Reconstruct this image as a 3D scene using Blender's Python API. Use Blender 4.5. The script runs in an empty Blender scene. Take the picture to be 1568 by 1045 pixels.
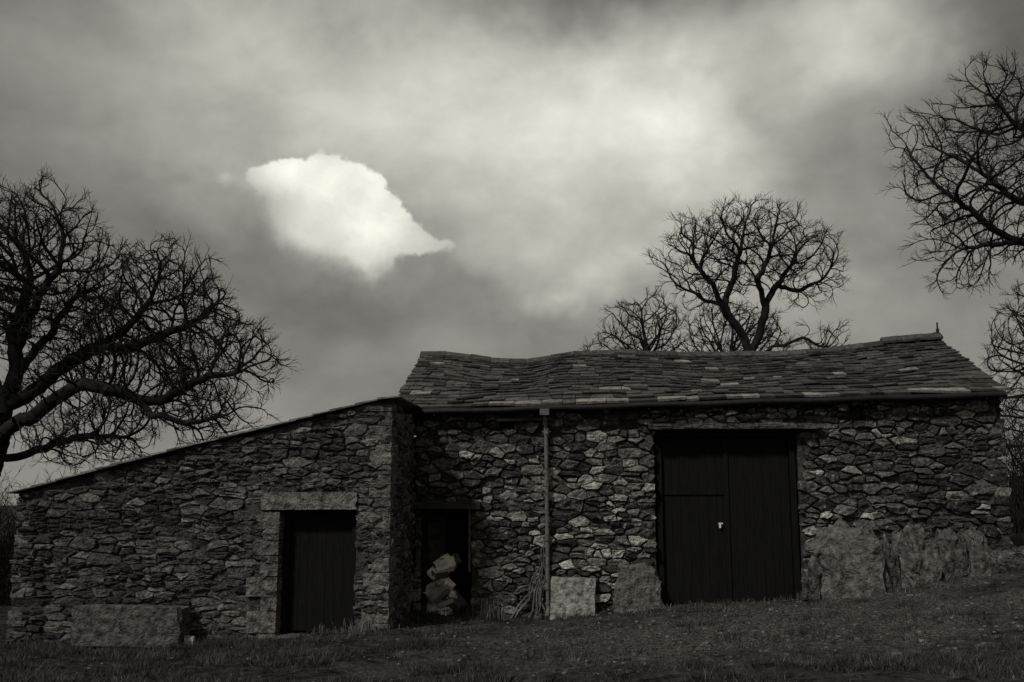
import bpy, bmesh, math, random
import numpy as np
from mathutils import Vector, Matrix, noise, Euler
from mathutils.kdtree import KDTree
random.seed(7); np.random.seed(7)
scene=bpy.context.scene
TINT=(1.0,0.968,0.87)
def N(x,y,z=0.0): return noise.noise(Vector((x,y,z)))
def interp(x,pts):
    if x<=pts[0][0]: return pts[0][1]
    for (a,b),(c,d) in zip(pts,pts[1:]):
        if x<=c: return b+(d-b)*(x-a)/(c-a)
    return pts[-1][1]
# ---------------------------------------------------------------- materials
class NT:
    def __init__(s,nt): s.nt=nt; nt.nodes.clear()
    def n(s,t,**k):
        nd=s.nt.nodes.new(t)
        for a,b in k.items(): setattr(nd,a,b)
        return nd
    def l(s,a,b): s.nt.links.new(a,b)
    def math(s,op,a,b=None,c=None):
        nd=s.n('ShaderNodeMath',operation=op)
        for i,v in enumerate((a,b,c)):
            if v is None: continue
            if isinstance(v,(int,float)): nd.inputs[i].default_value=v
            else: s.l(v,nd.inputs[i])
        return nd.outputs[0]
    def dot(s,vec,c):
        nd=s.n('ShaderNodeVectorMath',operation='DOT_PRODUCT'); s.l(vec,nd.inputs[0]); nd.inputs[1].default_value=c; return nd.outputs['Value']
    def noise(s,vec,scale,detail=4,rough=.6,dist=0.0):
        nd=s.n('ShaderNodeTexNoise'); nd.inputs['Scale'].default_value=scale
        nd.inputs['Detail'].default_value=detail; nd.inputs['Roughness'].default_value=rough
        nd.inputs['Distortion'].default_value=dist
        if vec is not None: s.l(vec,nd.inputs['Vector'])
        return nd.outputs['Fac']
    def mr(s,v,a,b,c,d,smooth=False):
        nd=s.n('ShaderNodeMapRange'); nd.clamp=True
        if smooth: nd.interpolation_type='SMOOTHSTEP'
        s.l(v,nd.inputs[0])
        for i,x in enumerate((a,b,c,d)): nd.inputs[i+1].default_value=x
        return nd.outputs[0]
    def mix(s,f,a,b):
        nd=s.n('ShaderNodeMix',data_type='FLOAT')
        for i,v in ((0,f),(2,a),(3,b)):
            if isinstance(v,(int,float)): nd.inputs[i].default_value=v
            else: s.l(v,nd.inputs[i])
        return nd.outputs[0]
    def tint(s,v):
        vm=s.n('ShaderNodeVectorMath',operation='SCALE'); vm.inputs[0].default_value=TINT
        s.l(v,vm.inputs['Scale']); return vm.outputs[0]
def mat(name,base=.2,attr=False,var=(.55,1.45),vs=9,pscale=2.5,pval=.5,pthr=(.6,.7),pamt=0.0,rough=.85,bscale=35,bstr=.6,bdist=.012,stretch=None,spec=.3):
    m=bpy.data.materials.new(name); m.use_nodes=True; t=NT(m.node_tree)
    out=t.n('ShaderNodeOutputMaterial'); bs=t.n('ShaderNodeBsdfPrincipled')
    t.l(bs.outputs[0],out.inputs[0])
    vec=t.n('ShaderNodeTexCoord').outputs['Object']
    if stretch:
        mp=t.n('ShaderNodeMapping'); mp.inputs['Scale'].default_value=stretch; t.l(vec,mp.inputs[0]); vec=mp.outputs[0]
    n1=t.noise(vec,vs,4,.7); f=t.mr(n1,.32,.68,var[0],var[1])
    if attr:
        a=t.n('ShaderNodeAttribute'); a.attribute_name='shade'; v=t.math('MULTIPLY',f,a.outputs['Fac'])
    else: v=t.math('MULTIPLY',f,base)
    if pamt>0:
        n2=t.noise(vec,pscale,5,.75,.3); k=t.mr(n2,pthr[0],pthr[1],0,pamt); v=t.mix(k,v,pval)
    t.l(t.tint(v),bs.inputs['Base Color'])
    bs.inputs['Roughness'].default_value=rough; bs.inputs['Specular IOR Level'].default_value=spec
    if bstr>0:
        b=t.n('ShaderNodeBump'); b.inputs['Strength'].default_value=bstr; b.inputs['Distance'].default_value=bdist
        t.l(t.noise(vec,bscale,3,.7),b.inputs['Height']); t.l(b.outputs[0],bs.inputs['Normal'])
    return m
M_stone=mat('rubble_stone',attr=True,var=(.12,1.85),vs=20,pamt=.8,pval=.42,pscale=9,pthr=(.585,.67),bscale=34,bstr=1,bdist=.035)
M_wing=mat('coursed_rubble_stone',attr=True,var=(.12,1.85),vs=22,pamt=.6,pval=.28,pscale=8,pthr=(.585,.67),bscale=38,bstr=1,bdist=.03)
M_mortar=mat('old_mortar',base=.05,var=(.1,1.9),vs=9,bscale=40,bstr=1,bdist=.03)
M_slate=mat('stone_slate',attr=True,var=(.35,1.6),vs=9,pamt=.4,pval=.17,pscale=8,pthr=(.57,.67),rough=.65,bscale=25,bstr=.8,bdist=.012,spec=.3)
M_boulder=mat('boulder_stone',attr=True,var=(.15,1.8),vs=10,pamt=.45,pval=.3,pscale=9,pthr=(.59,.66),bscale=14,bstr=1,bdist=.07)
M_timber=mat('dark_painted_timber',base=.006,var=(.6,1.4),vs=4,rough=.75,bscale=18,bstr=.4,stretch=(6,6,.6),spec=.12)
M_beam=mat('weathered_beam',base=.03,var=(.4,1.7),vs=5,rough=.8,bscale=20,stretch=(.6,6,6))
M_iron=mat('cast_iron_gutter',base=.015,rough=.6,bstr=0,spec=.2)
M_pipe=mat('painted_pipe',base=.12,var=(.4,1.5),vs=14,rough=.5,bstr=0)
M_pale=mat('pale_rubble',attr=True,var=(.5,1.4),vs=7,bscale=20)
M_bark=mat('bark',base=.02,rough=.95,bstr=0,var=(.6,1.4),vs=5,spec=.1)
M_brush=mat('brush',base=.014,rough=.95,bstr=0,spec=.1)
M_grass=mat('grass_blade',attr=True,var=(.3,1.5),vs=1.6,rough=.9,bstr=0,spec=.1)
M_light=mat('bright_metal',base=.6,rough=.4,bstr=0)
# ---------------------------------------------------------------- mesh builder
class MB:
    def __init__(s): s.v=[];s.f=[];s.a=[]
    def add(s,vs,fs,sh=.2):
        o=len(s.v); s.v+= [tuple(p) for p in vs]; s.f+=[tuple(i+o for i in f) for f in fs]; s.a+=[sh]*len(vs)
    def build(s,name,m,parent=None,smooth=False,recalc=True):
        me=bpy.data.meshes.new(name); me.from_pydata(s.v,[],s.f)
        at=me.attributes.new('shade','FLOAT','POINT'); at.data.foreach_set('value',s.a)
        if recalc:
            bm=bmesh.new(); bm.from_mesh(me); bmesh.ops.recalc_face_normals(bm,faces=bm.faces); bm.to_mesh(me); bm.free()
        if smooth: me.polygons.foreach_set('use_smooth',[True]*len(me.polygons))
        me.materials.append(m); ob=bpy.data.objects.new(name,me); scene.collection.objects.link(ob)
        if parent: ob.parent=parent
        return ob
    def box(s,x0,x1,y0,y1,z0,z1,sh=.2,zt=None):
        a,b=(z1,z1) if zt is None else zt
        s.add([(x0,y0,z0),(x1,y0,z0),(x1,y1,z0),(x0,y1,z0),(x0,y0,a),(x1,y0,b),(x1,y1,b),(x0,y1,a)],
              [(0,3,2,1),(4,5,6,7),(0,1,5,4),(1,2,6,5),(2,3,7,6),(3,0,4,7)],sh)
def cubegrid(n):
    bm=bmesh.new(); bmesh.ops.create_cube(bm,size=2); bmesh.ops.subdivide_edges(bm,edges=bm.edges,cuts=n,use_grid_fill=True)
    vs=[v.co.copy() for v in bm.verts]; bm.verts.index_update(); fs=[tuple(v.index for v in f.verts) for f in bm.faces]; bm.free(); return vs,fs
CG={n:cubegrid(n) for n in (1,2,4,9)}
def block(mb,c,size,seed,sh=.25,k=.12,amp=.05,freq=1.6,n=4,rot=None,taper=0.0,lean=0.0):
    vs,fs=CG[n]; out=[]
    S=Vector((seed*3.7,seed*1.3,seed*7.1))
    for p in vs:
        q=p*(1-k)+p.normalized()*k*1.25
        d=noise.noise_vector(q*freq+S)*amp*2+noise.noise_vector(q*freq*2.7+S)*amp*.9
        q=q+d
        if taper: q.x*=1-taper*(q.z*.5+.5)
        w=Vector((q.x*size[0]/2,q.y*size[1]/2+lean*(q.z*.5+.5),q.z*size[2]/2))
        if rot is not None: w=rot@w
        out.append(w+Vector(c))
    mb.add(out,fs,sh)
# ---------------------------------------------------------------- rubble masonry
def clip(poly,nx,nz,c):
    out=[]
    L=len(poly)
    for i in range(L):
        a=poly[i];b=poly[(i+1)%L]
        da=a[0]*nx+a[1]*nz-c; db=b[0]*nx+b[1]*nz-c
        if da<=0: out.append(a)
        if (da<0 and db>0) or (da>0 and db<0):
            t=da/(da-db); out.append((a[0]+(b[0]-a[0])*t,a[1]+(b[1]-a[1])*t))
    return out
def masonry(mb,a0,a1,z0,top,openings,mapf,rowh=(.09,.2),wid=(.16,.5),gap=.012,shade=lambda a,z:.2,prot=.03,depth=.2,asp=2.0,jit=.25,skip=(),big=.07,bigr=(.28,.13)):
    seeds=[];z=z0-.1
    zt=max(top(a0),top(a1),top((a0+a1)/2))+.2
    while z<zt:
        h=random.uniform(*rowh); a=a0-.3+random.uniform(0,.3)
        while a<a1+.3:
            w=random.uniform(*wid)*(.55+h/rowh[1]*.6)
            zz=z+.10*N(a*.7,z*1.3,9)
            if random.random()<.15:
                seeds.append((a+w*.3,zz+h*.2+random.uniform(-jit,jit)*h)); seeds.append((a+w*.3,zz+h*.85))
                a+=w*.6
            else:
                seeds.append((a+w/2,zz+h/2+random.uniform(-jit,jit)*h)); a+=w
        z+=h
    kd=KDTree(len(seeds))
    for i,s in enumerate(seeds): kd.insert((s[0]*bigr[1]/bigr[0],s[1],0),i)
    kd.balance(); dead=set(); bigs=set()
    for i,s in enumerate(seeds):
        if i in dead or random.random()>big: continue
        R=bigr[1]*random.uniform(.6,1.1)
        near=[j for co,j,d_ in kd.find_range((s[0]*bigr[1]/bigr[0],s[1],0),R) if j!=i]
        if any(j in bigs for j in near): continue
        bigs.add(i); dead.update(near)
    wts=[.004 if i in bigs else random.uniform(-.0012,.0012) for i in range(len(seeds)) if i not in dead]
    seeds=[s for i,s in enumerate(seeds) if i not in dead]
    kd=KDTree(len(seeds))
    for i,s in enumerate(seeds): kd.insert((s[0]/asp,s[1],0),i)
    kd.balance()
    for i,s in enumerate(seeds):
        if s[0]<a0-.02 or s[0]>a1+.02 or s[1]<z0-.05 or s[1]>top(s[0]): continue
        bad=False
        for o in list(openings)+list(skip):
            if o[0]<s[0]<o[1] and o[2]<s[1]<o[3]: bad=True
        if bad: continue
        poly=[(s[0]-.6,s[1]-.4),(s[0]+.6,s[1]-.4),(s[0]+.6,s[1]+.4),(s[0]-.6,s[1]+.4)]
        for co,j,dist in kd.find_n((s[0]/asp,s[1],0),20):
            if j==i: continue
            t=seeds[j]
            nx=2*(t[0]-s[0])/asp**2; nz=2*(t[1]-s[1]); c=(t[0]**2-s[0]**2)/asp**2+(t[1]**2-s[1]**2)+wts[i]-wts[j]
            L=math.hypot(nx,nz)
            if L<1e-5: continue
            poly=clip(poly,nx/L,nz/L,c/L-gap*random.uniform(.1,.9))
            if len(poly)<3: break
        if len(poly)<3: continue
        poly=clip(poly,-1,0,-a0); poly=clip(poly,1,0,a1) if len(poly)>2 else []
        if len(poly)<3: continue
        sl=(top(s[0]+.1)-top(s[0]-.1))/.2; L=math.hypot(sl,1)
        poly=clip(poly,-sl/L,1/L,(top(s[0])-sl*s[0])/L)
        for o in openings:
            if len(poly)<3: break
            dl=o[0]-s[0]; dr=s[0]-o[1]; du=s[1]-o[3]; dd=o[2]-s[1]
            m=max(dl,dr,du*1.5,dd*1.5)
            if m==dl: poly=clip(poly,1,0,o[0])
            elif m==dr: poly=clip(poly,-1,0,-o[1])
            elif m==du*1.5: poly=clip(poly,0,-1,-o[3]-.005)
            else: poly=clip(poly,0,1,o[2])
        if len(poly)<3: continue
        A=0;cx=cz=0
        for k in range(len(poly)):
            x1,y1=poly[k];x2,y2=poly[(k+1)%len(poly)];cr=x1*y2-x2*y1;A+=cr;cx+=(x1+x2)*cr;cz+=(y1+y2)*cr
        if abs(A)<.0012: continue
        cx/=3*A;cz/=3*A
        r=[]
        for k in range(len(poly)):
            a=poly[k];b=poly[(k+1)%len(poly)]
            L=math.hypot(b[0]-a[0],b[1]-a[1])
            if L<.012: r.append(a); continue
            c=min(.14,.008/L+.02)
            ks=[c,1-c] if L<.12 else ([c,.5,1-c] if L<.22 else [c,.3,.65,1-c])
            for t in ks: r.append((a[0]+(b[0]-a[0])*t,a[1]+(b[1]-a[1])*t))
        j=.011
        r=[(x+random.uniform(-j,j),y+random.uniform(-j,j)) for x,y in r]
        n=len(r)
        if n<3: continue
        p=random.uniform(-.015,prot)+.015*N(cx,cz,3); tx=random.uniform(-.16,.16); tz=random.uniform(-.4,.2)
        vs=[];sh=max(.025,shade(cx,cz))
        rings=((1.0,depth,0),(1.0,.02-p,0),(.9,-p-.002,1),(.55,-p-.006,1))
        for sc,d,tt in rings:
            for x,y in r:
                X=cx+(x-cx)*sc;Y=cz+(y-cz)*sc
                if .8<sc<1:
                    L=math.hypot(x-cx,y-cz); e=min(random.uniform(.004,.018)/max(L,.01),.35); X=cx+(x-cx)*(1-e);Y=cz+(y-cz)*(1-e)
                dd=d+tt*((X-cx)*tx+(Y-cz)*tz+.035*N(X*8,Y*12,i*.7)+random.uniform(-.007,.007))
                vs.append(mapf(X,Y,dd))
        fs=[]
        for q in range(3):
            for k in range(n): fs.append((q*n+k,q*n+(k+1)%n,(q+1)*n+(k+1)%n,(q+1)*n+k))
        vs.append(mapf(cx,cz,-p-.006+random.uniform(-.014,.01)))
        for k in range(n): fs.append((3*n+k,3*n+(k+1)%n,4*n))
        mb.add(vs,fs,sh)
def core(mb,a0,a1,z0,top,openings,y0,y1):
    xs=sorted(set([a0,a1]+[o[0]-.015 for o in openings]+[o[1]+.015 for o in openings]))
    for x0,x1 in zip(xs,xs[1:]):
        xm=(x0+x1)/2; hit=[o for o in openings if o[0]-.015<=xm<=o[1]+.015]
        if not hit: mb.box(x0,x1,y0,y1,z0,0,zt=(top(x0)-.015,top(x1)-.015))
        else:
            o=hit[0]
            if o[2]>z0: mb.box(x0,x1,y0,y1,z0,o[2]-.015)
            if o[3]+.03<top(xm): mb.box(x0,x1,y0,y1,o[3]+.015,0,zt=(top(x0)-.015,top(x1)-.015))
# ---------------------------------------------------------------- site frame
Ox,Oy=-1.55,16.299; TH=math.radians(5)
def toU(x,y): dx=x-Ox;dy=y-Oy; return dx*math.cos(TH)-dy*math.sin(TH), dx*math.sin(TH)+dy*math.cos(TH)
def toW(u,v): return Ox+u*math.cos(TH)+v*math.sin(TH), Oy-u*math.sin(TH)+v*math.cos(TH)
def sst(x,a,b):
    t=min(1,max(0,(x-a)/(b-a))); return t*t*(3-2*t)
GP=[(-60,-1.2),(-14,-.25),(-5.5,0),(-3,0),(-1.6,.12),(-.3,.24),(0.5,.2),(2,.2),(3.9,.4),(6.1,.53),(7.7,.78),(9.1,1.03),(14,1.7),(40,4.5)]
def zg(x,y):
    u,v=toU(x,y)
    zu=interp(u,GP); fg=.32+.045*max(-20,min(20,u))
    k=sst(v,-11,-2.6)
    z=fg*(1-k)+zu*k
    if -30<x<30 and y<40: z+=.05*N(x*.5,y*.5,1)*(1-sst(v,-3,-2.2)) +.04*N(x*2.1,y*2.1,5)+.02*N(x*6,y*6,5)
    return z
def frame(name,u=0,v=0,z=0):
    e=bpy.data.objects.new(name,None); scene.collection.objects.link(e)
    x,y=toW(u,v); e.location=(x,y,z); e.rotation_euler=(0,0,-TH); e.empty_display_size=.3; return e
barn=frame('stone_barn'); shed=frame('stone_lean_to_shed')
# ---------------------------------------------------------------- barn walls
BL=9.22
btop=lambda a:3.44+.022*a
DU0,DU1,DZ=3.84,6.07,3.14
bop=[(DU0,DU1,-1,DZ),(.09,.90,-1,1.89),(1.35,1.57,3.16,3.38),(6.88,7.14,3.26,3.5)]
def bshade(a,z):
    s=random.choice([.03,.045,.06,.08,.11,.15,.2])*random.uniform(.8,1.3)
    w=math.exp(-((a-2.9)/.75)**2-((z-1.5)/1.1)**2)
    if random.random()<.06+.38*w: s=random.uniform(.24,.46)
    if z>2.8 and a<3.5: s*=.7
    if a>7.6: s*=.7  # right end darkened: lens vignetting put into the stone tone
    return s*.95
st=MB()
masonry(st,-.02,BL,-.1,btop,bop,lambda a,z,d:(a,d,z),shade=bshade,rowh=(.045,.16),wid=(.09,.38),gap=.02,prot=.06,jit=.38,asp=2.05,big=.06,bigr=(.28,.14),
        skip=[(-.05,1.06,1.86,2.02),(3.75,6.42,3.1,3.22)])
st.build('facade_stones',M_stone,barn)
c=MB(); core(c,0,BL-.02,-.3,btop,bop,.03,.5)
c.box(.0,BL-.02,5.2,5.6,-.3,3.4)
for x0,x1 in ((-.02,.4),(BL-.42,BL-.03)):
    c.box(x0,x1,.5,5.2,-.3,3.38)
    c.add([(x0,.1,3.38),(x1,.1,3.38),(x1,5.5,3.38),(x0,5.5,3.38),(x0,2.8,4.66),(x1,2.8,4.66)],[(0,1,2,3),(0,4,5,1),(3,2,5,4),(0,3,4),(1,5,2)])
c.box(.4,BL-.42,.5,5.2,-.3,.17)
c.build('wall_core',M_mortar,barn)
g=MB()
masonry(g,.0,5.6,-.1,lambda v:3.42,[],lambda a,z,d:(BL-.0-d,a,z),shade=bshade,rowh=(.08,.2),wid=(.2,.5),gap=.016,prot=.04,jit=.4,asp=1.9)
g.build('gable_stones',M_stone,barn)
b=MB()
block(b,(.51,.03,1.95),(1.08,.3,.12),5,k=.04,amp=.03)
block(b,(1.46,.2,3.27),(.2,.1,.2),6,k=.05)
block(b,(7.01,.2,3.38),(.24,.1,.22),8,k=.05)
block(b,(1.75,-.02,3.33),(.95,.08,.07),12,k=.05,amp=.05)
b.build('timber_lintels',M_beam,barn)
b=MB()
u=3.74
while u<6.4:
    w=random.uniform(.4,.8); w=min(w,6.42-u)
    block(b,(u+w/2,.0+random.uniform(-.02,.02),3.185+random.uniform(-.008,.008)),(w-.01,.42,.085+random.uniform(-.01,.015)),u*9,sh=random.uniform(.04,.08),k=.05,amp=.05); u+=w
b.build('door_lintel_stones',M_boulder,barn)
d=MB()
zb=.36
for x0,x1 in ((DU0+.02,DU0+.11),(DU1-.11,DU1-.02)): d.box(x0,x1,.10,.22,zb,DZ-.01)
d.box(DU0+.11,DU1-.11,.10,.22,DZ-.10,DZ-.01)
def planks(d,x0,x1,z0,z1,y,w=.145):
    n=round((x1-x0)/w); w=(x1-x0)/n
    for i in range(n):
        o=random.uniform(0,.004); a=x0+i*w+.002;bb=x0+(i+1)*w-.002
        d.box(a,bb,y+o,y+.03,z0+random.uniform(0,.02),z1)
mid=4.965
planks(d,DU0+.12,mid-.01,zb+.08,2.14,.17); planks(d,DU0+.12,mid-.01,2.17,DZ-.12,.165)
planks(d,mid+.01,DU1-.12,zb+.1,DZ-.12,.16)
d.box(mid-.035,mid+.035,.135,.155,zb+.1,DZ-.12)
d.box(DU0+.12,mid-.04,.15,.162,2.12,2.19)
d.box(DU0+.1,DU1-.1,.205,.24,zb,DZ)
d.build('double_plank_doors',M_timber,barn)
l=MB(); l.box(4.83,4.86,.11,.134,1.6,1.67); l.box(4.82,4.89,.112,.13,1.66,1.68); l.build('door_latch',M_light,barn)
f=MB()
f.box(.10,.16,.08,.2,.15,1.88); f.box(.16,.83,.08,.2,1.81,1.88)
f.build('small_door_frame',M_timber,barn)
f=MB(); f.box(.85,.885,.06,.2,.9,1.88); f.build('small_door_jamb',M_pipe,barn)
# ---------------------------------------------------------------- roof
RP=[(-.56,4.86),(.12,4.85),(.5,4.79),(1.01,4.70),(1.76,4.69),(2.0,4.75),(2.27,4.82),(3.39,4.85),(4.62,4.78),(5.84,4.77),(6.68,4.79),(7.53,4.86),(8.25,4.95),(9.4,5.03)]
def RPf(u,t):
    e=3.485+.022*u; r=interp(u,RP)-.05
    z=e+(r-e)*t-.07*math.sin(math.pi*t)+.07*N(u*.7,t*2.0,2)*math.sin(math.pi*min(1,t+.12))+.014*N(u*3,t*6,7)
    return Vector((u,-.2+3.0*t,z))
UL,UR=-.46,BL+.1
sl=MB()
NC=18; tt=0
ex=[.085-.003*i for i in range(NC)]; S=sum(ex); ex=[e/S for e in ex]
for ci in range(NC):
    e=ex[ci]; u=UL+random.uniform(-.02,.02)
    while u<UR-.05:
        w=random.uniform(.14,.45)*(1.1-.35*tt)
        if u+w>UR-.1: w=UR-u+random.uniform(-.02,.02)
        t0=tt+random.uniform(-.012,.008); t1=min(tt+e*1.7,1.0)
        a,bq=u+.004,u+w-.006
        lo=.05+random.uniform(-.01,.02); th=random.uniform(.016,.036)
        if random.random()<.03: t0+=.02
        if ci==0: th=.04; t0=random.uniform(-.016,.004)
        P=[]
        sk=random.uniform(-.006,.006)
        for (uu,t,h) in ((a,t0+sk,lo),(bq,t0-sk,lo+random.uniform(-.014,.014)),(bq,t1,.014),(a,t1,.014)):
            P.append((RPf(uu,t),h))
        nrm=Vector((0,-.42,.907))
        vs=[q+nrm*h for q,h in P]+[q+nrm*(h-th) for q,h in P]
        s=random.choice([.025,.035,.045,.06,.07])*random.uniform(.85,1.15)
        if random.random()<(.5 if ci<1 else .03): s=random.uniform(.12,.26)  # many eaves slates paler: light caught by their edge, painted into the tone
        sl.add(vs,[(0,1,2,3),(7,6,5,4),(0,4,5,1),(1,5,6,2),(2,6,7,3),(3,7,4,0)],s)
        u+=w
    tt+=e
sl.build('roof_slates',M_slate,barn)
dk=MB()
n=40
for side in (0,1):
    vs=[];fs=[]
    for i in range(n+1):
        u=UL+.04+(UR-UL-.08)*i/n
        for k in range(7):
            q=RPf(u,k/6)
            if side: q.y=5.6-q.y
            vs.append((q.x,q.y,q.z-.03+(.04 if side else 0)))
    for i in range(n):
        for k in range(6): fs.append((i*7+k,i*7+k+1,(i+1)*7+k+1,(i+1)*7+k))
    dk.add(vs,fs,.1)
dk.build('roof_deck',M_slate,barn,recalc=False)
rd=MB(); u=UL
while u<UR:
    w=random.uniform(.3,.55); w=min(w,UR-u)
    up=.06 if u>8.2 else 0.0
    q=RPf(u,1);r=RPf(u+w-.01,1); h=.075+up+random.uniform(0,.014); h2=h+random.uniform(-.008,.008)
    vs=[]
    for p,hh in ((q,h),(r,h2)):
        vs+=[(p.x,p.y-.17,p.z+hh-.1),(p.x,p.y-.02,p.z+hh),(p.x,p.y+.02,p.z+hh),(p.x,p.y+.17,p.z+hh-.1),(p.x,p.y+.16,p.z+hh-.14),(p.x,p.y-.16,p.z+hh-.14)]
    rd.add(vs,[(0,1,7,6),(1,2,8,7),(2,3,9,8),(3,4,10,9),(4,5,11,10),(5,0,6,11),(0,5,4,3,2,1),(6,7,8,9,10,11)],random.uniform(.03,.07))
    u+=w
rd.build('ridge_stones',M_slate,barn)
fn=MB(); z=RPf(UR-.04,1).z
fn.box(UR-.07,UR-.03,2.77,2.83,z+.05,z+.22); fn.box(UR-.06,UR-.04,2.785,2.815,z+.22,z+.34); fn.box(UR-.13,UR-.07,2.77,2.83,z+.1,z+.15)
fn.build('ridge_finial',M_iron,barn)
def tube(mb,pts,r,n=10,sh=.2,half=False,rs=None):
    pts=[Vector(p) for p in pts]; rings=[]
    for i,p in enumerate(pts):
        dr=(pts[min(i+1,len(pts)-1)]-pts[max(i-1,0)]).normalized()
        a=dr.orthogonal().normalized() if abs(dr.z)>.9 else dr.cross(Vector((0,0,1))).normalized(); bb=dr.cross(a)
        rr=rs[i] if rs else r
        m=n//2+1 if half else n
        rings.append([p+(a*math.cos(2*math.pi*k/n)+bb*math.sin(2*math.pi*k/n))*rr for k in range(m)])
    m=len(rings[0]); vs=[q for r_ in rings for q in r_]; fs=[]
    for i in range(len(pts)-1):
        for k in range(m-1 if half else m): fs.append((i*m+k,i*m+(k+1)%m,(i+1)*m+(k+1)%m,(i+1)*m+k))
    if not half: fs+= [tuple(range(m)),tuple(range((len(pts)-1)*m,len(pts)*m))]
    mb.add(vs,fs,sh)
gt=MB()
tube(gt,[(-.0+i*.46,-.25,3.435+.022*i*.46+.008*math.sin(i*1.7)) for i in range(21)],.045,12)
for i in range(11): gt.box(.3+i*.86,.33+i*.86,-.26,.02,3.38+.019*i,3.395+.019*i)
gt.build('gutter',M_iron,barn)
dp=MB()
tube(dp,[(2.10,-.25,3.42),(2.10,-.23,3.34),(2.11,-.12,3.2),(2.115,-.11,3.1),(2.13,-.11,.42),(2.13,-.14,.32),(2.12,-.24,.24)],.032)
for z in (3.12,2.3,1.45,.7): tube(dp,[(2.12,-.11,z-.05),(2.12,-.11,z+.05)],.043); dp.box(2.05,2.19,-.1,.02,z-.012,z+.012)
block(dp,(2.1,-.25,3.42),(.15,.13,.1),2,k=.1,amp=.0)
dp.build('downpipe',M_pipe,barn)
# ---------------------------------------------------------------- shed (lean-to wing)
V0=-1.9
wtop=lambda a:interp(a,[(-5.61,2.12),(-4.6,2.38),(-2.93,2.80),(-1.47,3.14),(-.51,3.37),(-.03,3.48)])
wop=[(-1.62,-.52,-1,1.88)]
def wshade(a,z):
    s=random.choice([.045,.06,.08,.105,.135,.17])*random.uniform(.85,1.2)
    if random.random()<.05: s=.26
    return s*(.6+.4*sst(a,-5.5,-2))*.8  # darker towards the left end, vignette falloff worked into the stone colour
w=MB()
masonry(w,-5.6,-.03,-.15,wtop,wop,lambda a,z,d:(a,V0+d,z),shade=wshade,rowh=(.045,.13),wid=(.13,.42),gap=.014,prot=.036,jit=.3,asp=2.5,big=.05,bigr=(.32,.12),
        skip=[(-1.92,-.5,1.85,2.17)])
masonry(w,V0+.02,0,-.1,lambda a:3.42,[],lambda a,z,d:(-.03-d,a,z),shade=lambda a,z:wshade(-1,z)*.8,rowh=(.06,.15),wid=(.14,.4),gap=.012,prot=.03,asp=2.3)  # return face lies in shade; that shade is also painted into its stones
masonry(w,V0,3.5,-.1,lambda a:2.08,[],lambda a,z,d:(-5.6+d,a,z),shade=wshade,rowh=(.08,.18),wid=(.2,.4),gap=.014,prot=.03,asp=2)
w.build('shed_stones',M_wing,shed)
c=MB(); core(c,-5.58,-.05,-.3,wtop,wop,V0+.02,V0+.45)
c.box(-5.57,-5.2,V0+.45,3.5,-.3,2.05); c.box(-5.2,-.1,3.2,3.5,-.3,0,zt=(2.1,3.4)); c.box(-.45,-.06,V0+.45,0.05,-.3,3.38)
c.build('wall_core',M_mortar,shed)
q=MB(); sd=20
block(q,(-1.20,V0+.1,2.02),(1.4,.32,.25),sd,sh=.13,k=.03,amp=.025,n=9)
z=.0
alt=0
while z<1.86:
    h=random.uniform(.16,.34); h=min(h,1.87-z)
    if h<.08: break
    wd=random.uniform(.34,.46) if alt else random.uniform(.2,.3)
    block(q,(-1.625-wd/2,V0+.13,z+h/2),(wd,.33,h-.012),sd,sh=random.uniform(.08,.13),k=.05,amp=.035); sd+=1; z+=h; alt=1-alt
z=.1;alt=0
while z<3.36:
    h=random.uniform(.14,.3); h=min(h,3.40-z)
    if h<.07: break
    wd=random.uniform(.36,.47) if alt else random.uniform(.2,.3); dv=.3 if alt else .5
    block(q,(-.02-wd/2,V0-.012+dv/2,z+h/2),(wd,dv,h-.012),sd,sh=random.uniform(.06,.16),k=.06,amp=.045); sd+=1; z+=h; alt=1-alt
block(q,(-1.07,V0-.02,.08),(1.15,.5,.13),91,sh=.09,k=.05,amp=.02)
q.build('quoins_and_lintel',M_boulder,shed)
d=MB()
d.box(-1.60,-1.53,V0+.16,V0+.28,.14,1.875); d.box(-.61,-.54,V0+.16,V0+.28,.14,1.875); d.box(-1.53,-.61,V0+.16,V0+.28,1.80,1.875)
planks(d,-1.525,-.615,.17,1.79,V0+.22,w=.13); d.box(-1.55,-.6,V0+.255,V0+.3,.14,1.86)
d.build('plank_door',M_timber,shed)
r=MB(); a=-5.72
while a<-.0:
    wd=random.uniform(.22,.4); e=min(a+wd,.04)
    y=V0-.1
    while y<3.5:
        dy=random.uniform(.3,.5); th=random.uniform(.02,.035); j=random.uniform(-.03,.03) if y<V0 else 0
        z0=wtop(max(a,-5.61))+ (a+5.61)*.25*(a<-5.61)+.032
        z1=wtop(min(e+.1,-.03))+.02
        yy=y+j; ye=y+dy-.006
        r.add([(a,yy,z0),(e+.1,yy,z1),(e+.1,ye,z1),(a,ye,z0),(a,yy,z0+th),(e+.1,yy,z1+th*.6),(e+.1,ye,z1+th*.6),(a,ye,z0+th)],
              [(0,3,2,1),(4,5,6,7),(0,1,5,4),(1,2,6,5),(2,3,7,6),(3,0,4,7)],random.uniform(.06,.2))
        y+=dy
    a+=wd
r.build('shed_roof_slates',M_slate,shed)
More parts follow.
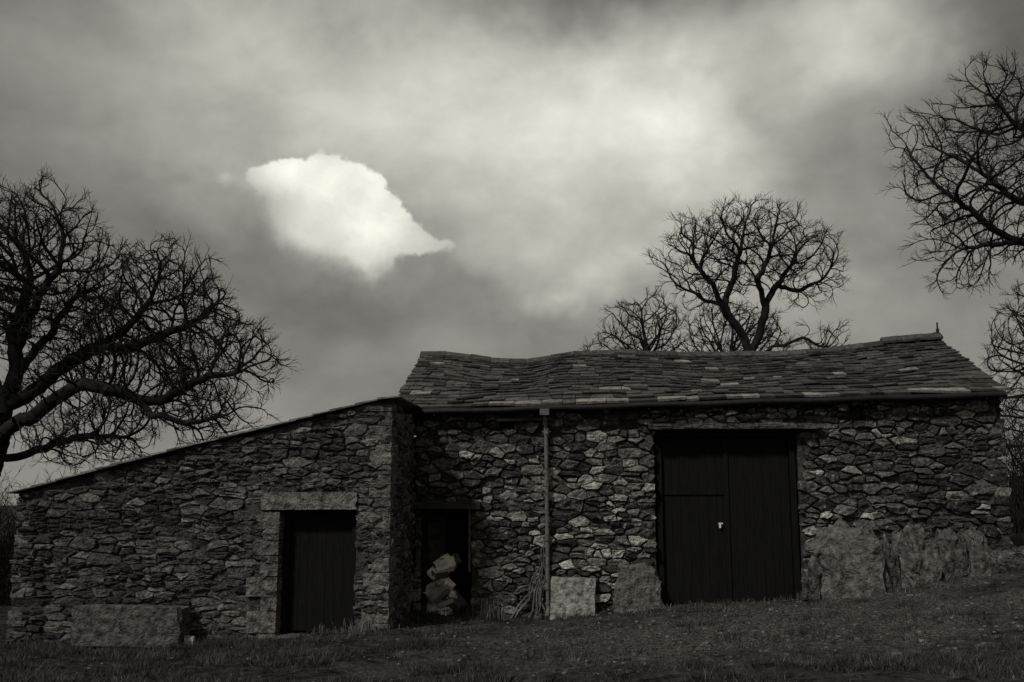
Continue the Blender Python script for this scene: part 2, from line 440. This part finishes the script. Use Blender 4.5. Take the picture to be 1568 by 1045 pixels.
# ---------------------------------------------------------------- loose objects by the wall
def rockobj(name,u,v,z,size,seed,**k):
    sh=k.pop('sh',.2); rz=k.pop('rz',0); mt=k.pop('mt',M_boulder); ry=k.pop('ry',0)
    e=MB(); block(e,(0,0,0),size,seed,sh=sh,**k); ob=e.build(name,mt,smooth=False)
    x,y=toW(u,v); ob.location=(x,y,z); ob.rotation_euler=(0,ry,-TH+rz); return ob
rockobj('leaning_stone_slab',2.52,-.28,.5,(.68,.09,.66),31,sh=.22,k=.03,amp=.035,n=9,lean=.18,ry=.04)
rockobj('leaning_stone_slab',3.53,-.22,.68,(.74,.2,.68),33,sh=.1,k=.2,amp=.12,n=9,lean=.12,taper=.25,rz=.15)
for (u,v,z,s,kk) in [(6.66,-.38,.96,(1.08,.56,1.14),dict(sh=.1,taper=.18,lean=.12)),(6.14,-.34,.72,(.26,.34,.5),dict(sh=.06)),(7.25,-.34,.93,(.34,.32,.85),dict(sh=.07,taper=.5)),
    (7.72,-.36,1.08,(.68,.46,.94),dict(sh=.1,taper=.3,lean=.1)),(8.2,-.3,1.11,(.44,.36,.8),dict(sh=.07,taper=.3)),(8.62,-.34,1.12,(.5,.38,.78),dict(sh=.09,taper=.5,lean=.1)),(9.05,-.3,1.08,(.5,.4,.36),dict(sh=.07)),
    (9.5,.1,1.15,(.5,.5,.3),dict(sh=.05))]:
    rockobj('boulder',u,v,z,s,random.random()*50,k=.3,amp=.22,freq=1.3,n=9,rz=random.uniform(-.35,.35),ry=random.uniform(-.08,.08),**kk)
t=MB()
block(t,(0,-.18,0),(1.5,.09,.54),51,sh=.075,k=.02,amp=.035,n=9)
block(t,(0,.18,0),(1.5,.08,.5),52,sh=.075,k=.02,amp=.02)
for s in(-1,1): block(t,(s*.7,0,-.01),(.09,.3,.5),53+s,sh=.075,k=.02,amp=.02)
block(t,(0,0,-.2),(1.4,.34,.12),56,sh=.075,k=.02,amp=.02)
ob=t.build('stone_trough',M_boulder); x,y=toW(-3.6,V0-.3); ob.location=(x,y,.3); ob.rotation_euler=(0,.01,-TH)
rockobj('pale_stone',-2.76,V0-.3,.09,(.14,.1,.14),61,sh=.5,k=.3,amp=.1)
h=MB()
for i in range(34):
    z=.2+.9*(i/34); sp=.33*(1-i/46)
    x=.42+random.uniform(-sp,sp); s=random.uniform(.12,.36)
    rot=Euler((random.uniform(-.6,1.0),random.uniform(-.8,.8),random.uniform(-1,1))).to_matrix()
    block(h,(x,.14+random.uniform(-.06,.14)+z*.14,z),(s,s*.6,s*random.uniform(.2,.6)),70+i,sh=random.choice([.08,.3,.6,.75,.85]),k=.02,amp=.07,n=2,rot=rot)
ob=h.build('rubble_heap',M_pale); x,y=toW(0,0); ob.location=(x,y,0); ob.rotation_euler=(0,0,-TH)
# ---------------------------------------------------------------- ground
def axis(fine,step,far):
    a=list(np.arange(fine[0],fine[1]+1e-6,step)); s=step;x=fine[1]
    while x<far: s*=1.35;x+=s;a.append(x)
    s=step;x=fine[0]
    while x>-far: s*=1.35;x-=s;a.insert(0,x)
    return a
xs=axis((-11,13),.08,700); ys=axis((7,18.5),.08,900)
vs=[(x,y,zg(x,y)) for y in ys for x in xs]; W=len(xs)
fs=[(j*W+i,j*W+i+1,(j+1)*W+i+1,(j+1)*W+i) for j in range(len(ys)-1) for i in range(W-1)]
G=MB(); G.add(vs,fs,.05)
def ground_mat():
    m=bpy.data.materials.new('turf_and_gravel'); m.use_nodes=True; t=NT(m.node_tree)
    out=t.n('ShaderNodeOutputMaterial'); bs=t.n('ShaderNodeBsdfPrincipled'); t.l(bs.outputs[0],out.inputs[0])
    vec=t.n('ShaderNodeTexCoord').outputs['Object']
    n1=t.noise(vec,5,6,.8); g=t.mr(n1,.4,.66,.004,.075)
    n3=t.noise(vec,24,4,.8); gv=t.mr(n3,.4,.66,.008,.23)
    n2=t.noise(vec,.9,4,.7,.5)
    mp=t.n('ShaderNodeMapping'); mp.inputs['Location'].default_value=(-3.4/3.8,-13.0/2.8,0); mp.inputs['Scale'].default_value=(1/3.8,1/2.8,.2); t.l(vec,mp.inputs[0])
    ln=t.n('ShaderNodeVectorMath',operation='LENGTH'); t.l(mp.outputs[0],ln.inputs[0])
    k=t.math('SUBTRACT',t.math('ADD',n2,.25),t.math('MULTIPLY',ln.outputs['Value'],.25)); k=t.mr(k,.4,.6,0,.8)
    t.l(t.tint(t.mix(k,g,gv)),bs.inputs['Base Color']); bs.inputs['Roughness'].default_value=.95; bs.inputs['Specular IOR Level'].default_value=.1
    b=t.n('ShaderNodeBump'); b.inputs['Strength'].default_value=1; b.inputs['Distance'].default_value=.1
    t.l(t.noise(vec,12,4,.8),b.inputs['Height']); t.l(b.outputs[0],bs.inputs['Normal']); return m
G.build('ground',ground_mat(),smooth=True,recalc=False)
def inside(x,y):
    u,v=toU(x,y); return (u<0 and u>-5.65 and v>V0-.02) or (u>=0 and u<9.3 and v>-.02)
gm=MB(); vs=[];fs=[];sh=[]
cnt=0
while cnt<80000:
    y=random.uniform(8.3,17.2); x=random.uniform(-10,12)
    if inside(x,y) or abs(x)>y*.56+.5: continue
    pw=math.hypot((x-3.4)/3.6,(y-13.0)/2.7)
    dn=N(x*.9,y*.9,3)+.8*N(x*2.6,y*2.6,8)
    if random.random()>.35+dn*2.0 or (pw<1.2 and random.random()<.85): continue
    m=random.choice([3,6,10,18]); R=random.uniform(.02,.08); hc=random.uniform(.02,.095)*(1+dn); sc=random.uniform(.012,.115)
    for _ in range(m):
        xx=x+random.gauss(0,R);yy=y+random.gauss(0,R)
        if inside(xx,yy): continue
        z=zg(xx,yy); hh=hc*random.uniform(.5,1.1); a=random.uniform(0,6.28); wv=random.uniform(.003,.006); lx=random.uniform(-.5,.5)*hc+(xx-x)*.5; ly=random.uniform(-.5,.5)*hc+(yy-y)*.5
        o=len(vs); c_,s_=math.cos(a)*wv,math.sin(a)*wv
        vs+=[(xx-c_,yy-s_,z-.008),(xx+c_,yy+s_,z-.008),(xx+lx,yy+ly,z+hh)]; fs.append((o,o+1,o+2)); sh+=[sc*random.uniform(.6,1.3)]*3; cnt+=1
gm.v=vs;gm.f=fs;gm.a=sh; gm.build('grass',M_grass,recalc=False)
wd=MB()
def tuft(u,v,n,h,sp,s=.08):
    for i in range(n):
        uu=u+random.gauss(0,sp);vv=v-abs(random.gauss(0,.06)); x,y=toW(uu,vv); z=zg(x,y)-.01
        hh=h*random.uniform(.4,1.1); a=random.uniform(0,6.28); L=random.uniform(.1,.6)*hh; w=random.uniform(.003,.007)
        c_,s_=math.cos(a),math.sin(a); p=[(x-s_*w,y+c_*w,z),(x+s_*w,y-c_*w,z),(x+c_*L*.4+s_*w,y+s_*L*.4-c_*w,z+hh*.65),(x+c_*L*.4-s_*w,y+s_*L*.4+c_*w,z+hh*.65),(x+c_*L,y+s_*L,z+hh*random.uniform(.7,1))]
        wd.add(p,[(0,1,2,3),(3,2,4)],random.uniform(.5,1.5)*s)
for u in np.arange(-5.5,0,.16): tuft(u,V0-.06,12,random.uniform(.04,.16),.1)
for u in np.arange(.0,9.3,.13): tuft(u,-.08,12,random.uniform(.05,.16),.09)
tuft(-.35,V0-.15,90,.24,.2,.14); tuft(1.25,-.15,80,.42,.12,.2); tuft(.2,-.2,80,.25,.25); tuft(.9,-.1,50,.3,.1); tuft(6.05,-.3,50,.2,.1); tuft(-2.7,V0-.1,30,.2,.1)
wd.build('weeds',M_grass,recalc=False)
iv=MB()
for i in range(9):
    u=random.uniform(1.5,2.15); z=.2; pts=[]; tgt=2.08+random.uniform(-.1,.1)
    H=random.uniform(.5,1.6)
    for k in range(12):
        t_=k/11; uu=u+(tgt-u)*t_**.7+.03*math.sin(k*1.3+i); pts.append((uu,-.07-.05*math.sin(k+i)*.6-.06*(1-t_),z+H*t_))
    tube(iv,pts,.01,5,rs=[.014*(1-.7*k/11) for k in range(12)])
o=iv.build('climbing_stems',M_pipe); o.location=(Ox,Oy,0); o.rotation_euler=(0,0,-TH)
pb=MB()
for i in range(2600):
    y=random.uniform(10,16.2);x=random.gauss(3,2.4) if i%4 else random.uniform(-8,10)
    if inside(x,y): continue
    s=random.choice([.014,.02,.025,.03,.04])*random.uniform(.7,1.3)
    if i%90==0: s*=2
    block(pb,(x,y,zg(x,y)+s*.1),(s*1.3,s,s*.6),i*.37,sh=random.choice([.03,.05,.08,.14]),k=.5,amp=.15,n=1,rot=Matrix.Rotation(random.uniform(0,3),3,'Z'))
pb.build('gravel',M_boulder)
# ---------------------------------------------------------------- trees
def tree(name,limbs,crowns,natt,seg=.2,kill=.3,infl=1.6,tip=.0042,seed=1,r0=None,tl=.35,gn=.14,e=2.4,maxn=15000,shell=1/4.0,inert=.7,sp=.85):
    rng=np.random.RandomState(seed)
    P=[];par=[]
    def addnode(p,pa): P.append(np.array(p,float)); par.append(pa); return len(P)-1
    for li,(start,pts) in enumerate(limbs):
        if start is None: last=addnode(pts[0],-1); pts2=pts[1:]
        else:
            s=np.array(start,float); last=int(np.argmin([np.sum((p-s)**2) for p in P])); pts2=pts
        for q in pts2:
            a=P[last].copy(); q=np.array(q,float); L=np.linalg.norm(q-a); n=max(1,int(L/seg))
            bow=rng.normal(0,.06*L,3)
            for k in range(1,n+1):
                p=a+(q-a)*k/n+rng.normal(0,seg*.12,3)+bow*math.sin(math.pi*k/n); last=addnode(p,last)
    nl=len(P)
    att=[]
    tot=sum(np.prod(c[1]) for c in crowns)
    for c,r in crowns:
        m=int(natt*np.prod(r)/tot); u=rng.normal(size=(m,3)); u/=np.linalg.norm(u,axis=1)[:,None]; rr=rng.uniform(0,1,m)**shell
        rr*=np.array([1+.3*noise.noise(Vector((q[0]*2.2+seed,q[1]*2.2,q[2]*2.2))) for q in u])
        att.append(np.array(c)+u*rr[:,None]*np.array(r))
    A=np.concatenate(att)
    keep=np.array([noise.noise(Vector((p[0]*1.2+seed,p[1]*1.2,p[2]*1.2)))>-.25 for p in A]); A=A[keep]
    best=np.full(len(A),1e9); bi=np.zeros(len(A),int)
    newids=list(range(len(P))); cnt={}
    for it in range(150):
        Q=np.array([P[i] for i in newids])
        for s0 in range(0,len(newids),300):
            D=((A[:,None,:]-Q[None,s0:s0+300,:])**2).sum(2); m=D.argmin(1); dm=D[np.arange(len(A)),m]; k=dm<best; best[k]=dm[k]; bi[k]=np.array(newids)[m[k]+s0]
        alive=best>kill**2; A=A[alive];best=best[alive];bi=bi[alive]
        if len(A)<5: break
        I=infl if it>3 else infl*2.5
        act=best<I*I
        if not act.any(): I=infl*3; act=best<I*I
        if not act.any(): break
        pull={}
        for a,i in zip(A[act],bi[act]):
            d=a-P[i]; d/=np.linalg.norm(d)+1e-9; pull.setdefault(i,[]).append(d)
        newids=[]
        for i,ds in pull.items():
            if cnt.get(i,0)>=2: continue
            d=sum(ds)/len(ds)+rng.normal(0,gn,3)
            if par[i]>=0: d=d+inert*(P[i]-P[par[i]])/seg
            n_=np.linalg.norm(d)
            if n_<1e-3: continue
            newids.append(addnode(P[i]+d/n_*seg,i)); cnt[i]=cnt.get(i,0)+1
        if not newids or len(P)>maxn: break
    nc=len(P); ch=[0]*nc
    for i in range(nc):
        if par[i]>=0: ch[par[i]]+=1
    for i in range(nl,nc):
        leaf=ch[i]==0
        k=4 if leaf else (1 if ch[i]==1 and rng.rand()<sp else 0)
        base=(P[i]-P[par[i]]); base/=np.linalg.norm(base)+1e-9
        for _ in range(k):
            side=rng.normal(0,1,3); side-=side.dot(base)*base; side/=np.linalg.norm(side)+1e-9
            d=base+side*(rng.uniform(.2,.7) if leaf else rng.uniform(.6,1.1)); d[2]+=.15; d/=np.linalg.norm(d); l=i; L=tl*rng.uniform(.5,1.15); ns=3
            for s in range(ns):
                d=d+rng.normal(0,.13,3); d[2]+=.05; d/=np.linalg.norm(d); l=addnode(P[l]+d*L/ns,l)
                if s<2 and rng.rand()<.85:
                    sd=rng.normal(0,1,3); sd-=sd.dot(d)*d; sd/=np.linalg.norm(sd)+1e-9
                    d2=d+sd*.75; d2/=np.linalg.norm(d2); l2=addnode(P[l]+d2*L*.28,l); addnode(P[l2]+(d2+rng.normal(0,.15,3))*L*.25,l2)
    n=len(P); r=np.zeros(n); acc=np.zeros(n)
    for i in range(n-1,-1,-1):
        r[i]=(acc[i]**(1/e)) if acc[i]>0 else tip
        if par[i]>=0: acc[par[i]]+=r[i]**e
    if r0:
        f=r0/r[0]; r=np.array([x*(1+(f-1)*min(1,(x/r[0])**.8)) for x in r])
    mb=MB(); V=[];F=[]
    for i in range(n):
        p=par[i]
        if p<0: continue
        a=Vector(P[p]);b=Vector(P[i]); d=b-a
        if d.length<1e-5: continue
        ra=min(r[p],r[i]*1.25); rb=r[i]; m=3 if rb<.016 else (5 if rb<.05 else 8)
        if r[i]<=tip*1.01: rb=tip*.7
        d.normalize(); x=d.orthogonal().normalized(); y=d.cross(x)
        if rb>.03: b=b+d*rb*.35
        o=len(V)
        cs=[(x*math.cos(6.2832*k/m)+y*math.sin(6.2832*k/m)) for k in range(m)]
        V+=[tuple(a+c_*ra) for c_ in cs]+[tuple(b+c_*rb) for c_ in cs]
        F+=[(o+k,o+(k+1)%m,o+m+(k+1)%m,o+m+k) for k in range(m)]
    mb.v=V;mb.f=F;mb.a=[.02]*len(V)
    return mb.build(name,M_bark,recalc=False,smooth=True)
tree('bare_oak_tree',[(None,[(-12.9,24,-.4),(-12.7,24,1.5),(-12.5,24,3.0),(-12.4,24,4.4),(-12.2,24,6),(-11.9,24,7.4)]),
  ((-12.5,24,3.0),[(-11.4,23.7,4.0),(-10.2,23.4,4.75),(-9.1,23.3,4.5),(-8.0,23.3,4.5),(-7.2,23.4,4.95),(-6.6,23.4,5.0)]),
  ((-12.4,24,4.2),[(-11.2,24.4,5.3),(-10.2,24.6,5.9),(-9.2,24.6,6.9)]),
  ((-10.2,24.6,5.9),[(-9.0,24.4,6.0),(-8.0,24.2,6.3)]),
  ((-9.1,23.3,4.5),[(-8.4,23.2,4.0),(-7.6,23.2,3.8),(-6.8,23.2,4.0)]),
  ((-12.5,24,3.0),[(-11.4,24.2,3.3),(-10.4,24.2,3.6),(-9.4,24.2,3.6)]),
  ((-12.4,24,5.5),[(-11.6,23.6,6.5),(-11.0,23.6,7.6)]),((-12.4,24,5),[(-11.2,24,6.1),(-10.7,24,7.0)]),
  ((-12.4,24,4.4),[(-13.5,24,5.6),(-14.5,24,7)])],
  [((-11.9,24,7.7),(1.7,1.8,2.1)),((-14,24,7.5),(2.2,2.2,2.2)),((-8.9,24,6.3),(2.0,1.9,1.9)),((-7.2,23.7,5.2),(1.5,1.4,1.2)),((-9.9,24,4.7),(2.4,1.5,.9)),((-7.3,23.6,4.0),(1.4,1.1,.6)),((-10.6,24,6.2),(1.5,1.5,1.2)),((-10.3,24,3.6),(1.8,1.2,.7))],
  12000,seg=.15,kill=.18,infl=1.3,seed=3,r0=.33,tl=.38,maxn=17000,tip=.0047,sp=1)
tree('bare_ash_tree',[(None,[(7.3,30,-.2),(7.25,30,4),(7.2,30,6.3)]),
  ((7.2,30,6.3),[(6.9,30,7.3),(6.5,30,7.9),(6.2,29.9,8.6),(5.7,29.9,9.2)]),((6.5,30,7.9),[(5.9,30.2,8.2),(5.4,30.2,8.5)]),
  ((6.5,30,7.9),[(6.9,30.3,8.8),(7.2,30.3,9.8)]),
  ((7.2,30,6.3),[(7.6,30,7.2),(7.8,30,7.9),(8.2,30,8.6),(8.7,30,9.3)]),((7.8,30,7.9),[(7.5,29.6,8.7),(7.9,29.5,9.7)]),
  ((7.2,30,6.2),[(8,30,6.7),(8.8,29.8,6.95),(9.6,29.8,6.6)]),((8.2,30,8.6),[(9,30.2,8.5),(9.6,30.2,8.8)])],
  [((6.0,30,9.3),(1.6,1.4,1.4)),((7.4,30,9.9),(1.8,1.5,1.3)),((9.0,30,9.3),(1.3,1.3,1.2)),((9.3,30,6.9),(1.0,.8,.4))],
  2800,seg=.15,kill=.2,infl=1.3,seed=11,r0=.17,tl=.4,maxn=7000,tip=.0045,sp=.9)
tree('bare_oak_tree',[(None,[(6.3,45,-.5),(6.3,45,6),(6.3,45,8.4)])],[((6.1,45,9.5),(1.9,2,1.8)),((4.7,45,8.6),(1.4,1.5,1.1))],1300,seg=.2,kill=.25,infl=2,tip=.006,seed=5,r0=.16,tl=.45,maxn=4000)
tree('bare_oak_tree',[(None,[(10.2,46,-.5),(10.2,46,6),(10.2,46,8.0)])],[((10.4,46,9.5),(2.6,2,1.7))],1500,seg=.2,kill=.25,infl=2,tip=.006,seed=6,r0=.16,tl=.45,maxn=4000)
tree('bare_ash_tree',[(None,[(13.6,20,1),(13.2,20,4.5),(12.6,20,6)]),((12.6,20,6),[(11.6,20,6.7),(10.6,20,7.3),(9.9,20,7.6),(9.1,19.9,8.3)]),
  ((12.6,20,6),[(12.2,20,7.8),(11.4,20,9),(10.6,20,9.9)]),((11.6,20,6.7),[(11,20.3,8.2),(10,20.3,8.9)]),((10.6,20,7.3),[(9.9,19.8,7.2),(9.2,19.8,7.1)]),((12.2,20,7.8),[(12.9,20,9.5)])],
  [((10.9,20,9.0),(2.7,2.2,2.1)),((12.4,20,9.4),(2,2,2.2)),((9.2,20,7.1),(.9,1,.8))],4600,seg=.14,kill=.19,infl=1.3,tip=.0038,seed=21,r0=.18,tl=.34,maxn=9000,sp=.9)
tree('bare_ash_tree',[(None,[(17.2,30,1),(17,30,4),(16.8,30,6)])],[((16.6,30,6.4),(2.2,2,2.4)),((15.6,30,4.4),(1.5,1.5,1.4))],2200,seg=.17,kill=.22,infl=2,tip=.0048,seed=23,r0=.17,maxn=5000,sp=1)
def scrub(name,cx,cy,lx,ly,h,n,z0,seed):
    random.seed(seed); mb=MB()
    for i in range(n):
        x=cx+random.uniform(-lx,lx);y=cy+random.uniform(-ly,ly); p=Vector((x,y,z0)); d=Vector((random.gauss(0,.25),random.gauss(0,.25),1)).normalized(); r=.02
        H=h*random.uniform(.5,1.0)*(1+.3*N(x*.6,y*.6,seed)); k=7
        for s in range(k):
            q=p+d*H/k; rr=r*.8
            a=d.orthogonal().normalized(); b=d.cross(a)
            vs=[p+(a*math.cos(t)+b*math.sin(t))*r for t in (0,2.1,4.2)]+[q+(a*math.cos(t)+b*math.sin(t))*rr for t in (0,2.1,4.2)]
            mb.add(vs,[(0,1,4,3),(1,2,5,4),(2,0,3,5)],.02)
            for _ in range(2):
                e=(d+Vector((random.gauss(0,.8),random.gauss(0,.8),random.gauss(0,.5)))).normalized(); w=q+e*random.uniform(.15,.45)*min(1,H/2)
                mb.add([q+a*.007,q-a*.007,w],[(0,1,2)],.02); w2=w+Vector((random.gauss(0,.15),random.gauss(0,.15),random.gauss(.05,.12)))
                mb.add([q.lerp(w,.5)+b*.005,q.lerp(w,.5)-b*.005,w2],[(0,1,2)],.02)
            p=q;r=rr;d=(d+Vector((random.gauss(0,.22),random.gauss(0,.22),random.gauss(0,.1)))).normalized()
    mb.build(name,M_brush,recalc=False)
scrub('hedgerow',-12,22,4,1.2,3.4,1000,-.5,1)
scrub('hedgerow',14.5,22,4.2,1.5,3.4,1100,1.2,2)
scrub('hedgerow',-14,40,14,2,4.4,900,-1,4)
# ---------------------------------------------------------------- world sky
wld=bpy.data.worlds.new('World'); scene.world=wld; wld.use_nodes=True; t=NT(wld.node_tree)
out=t.n('ShaderNodeOutputWorld')
SUN_EL,SUN_AZ=math.radians(44),math.radians(-140)
sky=t.n('ShaderNodeTexSky',sky_type='NISHITA'); sky.sun_disc=False; sky.sun_elevation=SUN_EL; sky.sun_rotation=SUN_AZ
bw=t.n('ShaderNodeRGBToBW'); t.l(sky.outputs[0],bw.inputs[0])
bg1=t.n('ShaderNodeBackground'); bg1.inputs['Strength'].default_value=.06; t.l(t.tint(bw.outputs[0]),bg1.inputs[0])
geo=t.n('ShaderNodeTexCoord').outputs['Generated']
def warp(vec,scale,amt,detail=3):
    nd=t.n('ShaderNodeTexNoise'); nd.inputs['Scale'].default_value=scale; nd.inputs['Detail'].default_value=detail; nd.inputs['Roughness'].default_value=.6; t.l(vec,nd.inputs['Vector'])
    a=t.n('ShaderNodeVectorMath',operation='SUBTRACT'); t.l(nd.outputs['Color'],a.inputs[0]); a.inputs[1].default_value=(.5,.5,.5)
    b=t.n('ShaderNodeVectorMath',operation='SCALE'); t.l(a.outputs[0],b.inputs[0]); b.inputs['Scale'].default_value=amt
    c=t.n('ShaderNodeVectorMath',operation='ADD'); t.l(vec,c.inputs[0]); t.l(b.outputs[0],c.inputs[1])
    n_=t.n('ShaderNodeVectorMath',operation='NORMALIZE'); t.l(c.outputs[0],n_.inputs[0]); return n_.outputs[0]
wsoft=warp(geo,6,.17,4); wsharp=warp(geo,30,.03,4)
def puff(vec,az,el,ra,re):
    az,el=math.radians(az),math.radians(el); ra=math.radians(ra); re=math.radians(re)
    c=(math.sin(az)*math.cos(el),math.cos(az)*math.cos(el),math.sin(el)); e1=(math.cos(az),-math.sin(az),0)
    B=2/re**2; A=1/re**2-1/ra**2
    x=t.math('MULTIPLY_ADD',t.dot(vec,c),B,-B)
    if abs(A)>1e-3:
        d=t.dot(vec,e1); x=t.math('MULTIPLY_ADD',t.math('MULTIPLY',d,d),A,x)
    return t.math('EXPONENT',t.math('MINIMUM',x,0.0))
val=None
for az,el,ra,re,amp in [(-5,22.8,15,6.5,.24),(9.0,20.2,4.4,3.4,.28),(4.5,22.8,6,3.0,.16),(19.5,25,4.5,3.2,.3),(5,28.6,9,1.8,-.14),(-9.5,21.5,8,4,.06),
      (3.2,12.7,3.2,1.4,.28),(7.2,13.8,2.6,2.0,.2),(1,17.8,7,4.5,.16),(-23,17,5,3,-.06),(27,21,4,6,-.12),(-24,12,8,4,-.04),(-9,11.2,6,1.6,-.06),(14,15,10,6,.09),(-16,27,6,4,.12),(12,11,8,2.5,.06),(-2,13.0,3,1.1,-.08),(-27,27,4,3,-.08),(-17,14.5,4,2,-.06)]:
    x=puff(wsoft,az,el,ra,re); val=t.math('MULTIPLY_ADD',x,amp,.225) if val is None else t.math('MULTIPLY_ADD',x,amp,val)
mp=t.n('ShaderNodeVectorMath',operation='MULTIPLY'); mp.inputs[1].default_value=(1,1,1.6); t.l(geo,mp.inputs[0])
nz=t.noise(mp.outputs[0],7,6,.55,.1); base=t.math('MULTIPLY',val,t.mr(nz,.3,.7,.76,1.3))
cs=None
for az,el,r,a in [(-15.0,18.0,.75,.75),(-13.6,18.4,.8,.9),(-12.6,18.2,.7,.6),(-11.4,18.6,.85,1.0),(-10.2,18.5,.8,.95),(-9.0,18.0,.9,1.0),(-8.2,17.1,.9,.9),(-7.4,16.2,.9,.9),(-6.5,15.4,.9,.85),(-5.5,14.9,.8,.7),(-4.3,14.6,.7,.55),(-3.4,14.5,.6,.4),
      (-8.6,15.2,1.9,.95),(-10.8,16.2,2.2,.95),(-13.2,16.9,1.6,.75),(-16.7,17.8,.55,.7),(-18.2,17.7,.8,.4),(-12.4,15.4,1.8,.6),(-8.2,14.0,1.5,.7)]:
    x=puff(wsharp,az,el,r,r); cs=t.math('MULTIPLY',x,a) if cs is None else t.math('MULTIPLY_ADD',x,a,cs)
mcr=t.mr(cs,.36,.66,0,1,True); msf=t.mr(cs,.15,1.25,0,1,True)
hc=t.math('MULTIPLY_ADD',t.dot(geo,(1,0,0)),.55,t.dot(geo,(0,0,1)))
side=t.mr(hc,.15,.195,0,1,True)
mask=t.mix(side,msf,mcr)
cn=t.mr(t.noise(wsharp,16,4,.6),.3,.7,.8,1.1)
lt=t.math('MULTIPLY_ADD',puff(geo,-8.6,15.8,4.6,2.6),.62,.42); lt=t.math('MULTIPLY_ADD',puff(geo,-11.2,18.6,4.6,1.5),.6,lt)
lit=t.math('MAXIMUM',t.math('MULTIPLY',t.math('MINIMUM',lt,1.05),cn),t.math('MULTIPLY',base,1.05))
fin=t.math('MAXIMUM',t.mix(mask,base,lit),.01)
bg2=t.n('ShaderNodeBackground'); t.l(t.tint(fin),bg2.inputs[0])
mx=t.n('ShaderNodeMixShader'); mx.inputs[0].default_value=.94; t.l(bg1.outputs[0],mx.inputs[1]); t.l(bg2.outputs[0],mx.inputs[2]); t.l(mx.outputs[0],out.inputs[0])
sd=bpy.data.lights.new('sun','SUN'); sd.energy=2.0; sd.angle=math.radians(6); sd.color=(1,.985,.95)
so=bpy.data.objects.new('sun',sd); scene.collection.objects.link(so)
dirv=Vector((math.sin(SUN_AZ)*math.cos(SUN_EL),math.cos(SUN_AZ)*math.cos(SUN_EL),math.sin(SUN_EL)))
so.rotation_euler=dirv.to_track_quat('Z','Y').to_euler()
cd=bpy.data.cameras.new('camera'); cd.lens=35; cd.sensor_width=36; cd.clip_end=3000; co=bpy.data.objects.new('camera',cd); scene.collection.objects.link(co)
co.location=(0,0,2); co.rotation_euler=(math.radians(99.2),0,0); scene.camera=co
scene.view_settings.view_transform='Standard'; scene.view_settings.look='None'; scene.view_settings.exposure=0
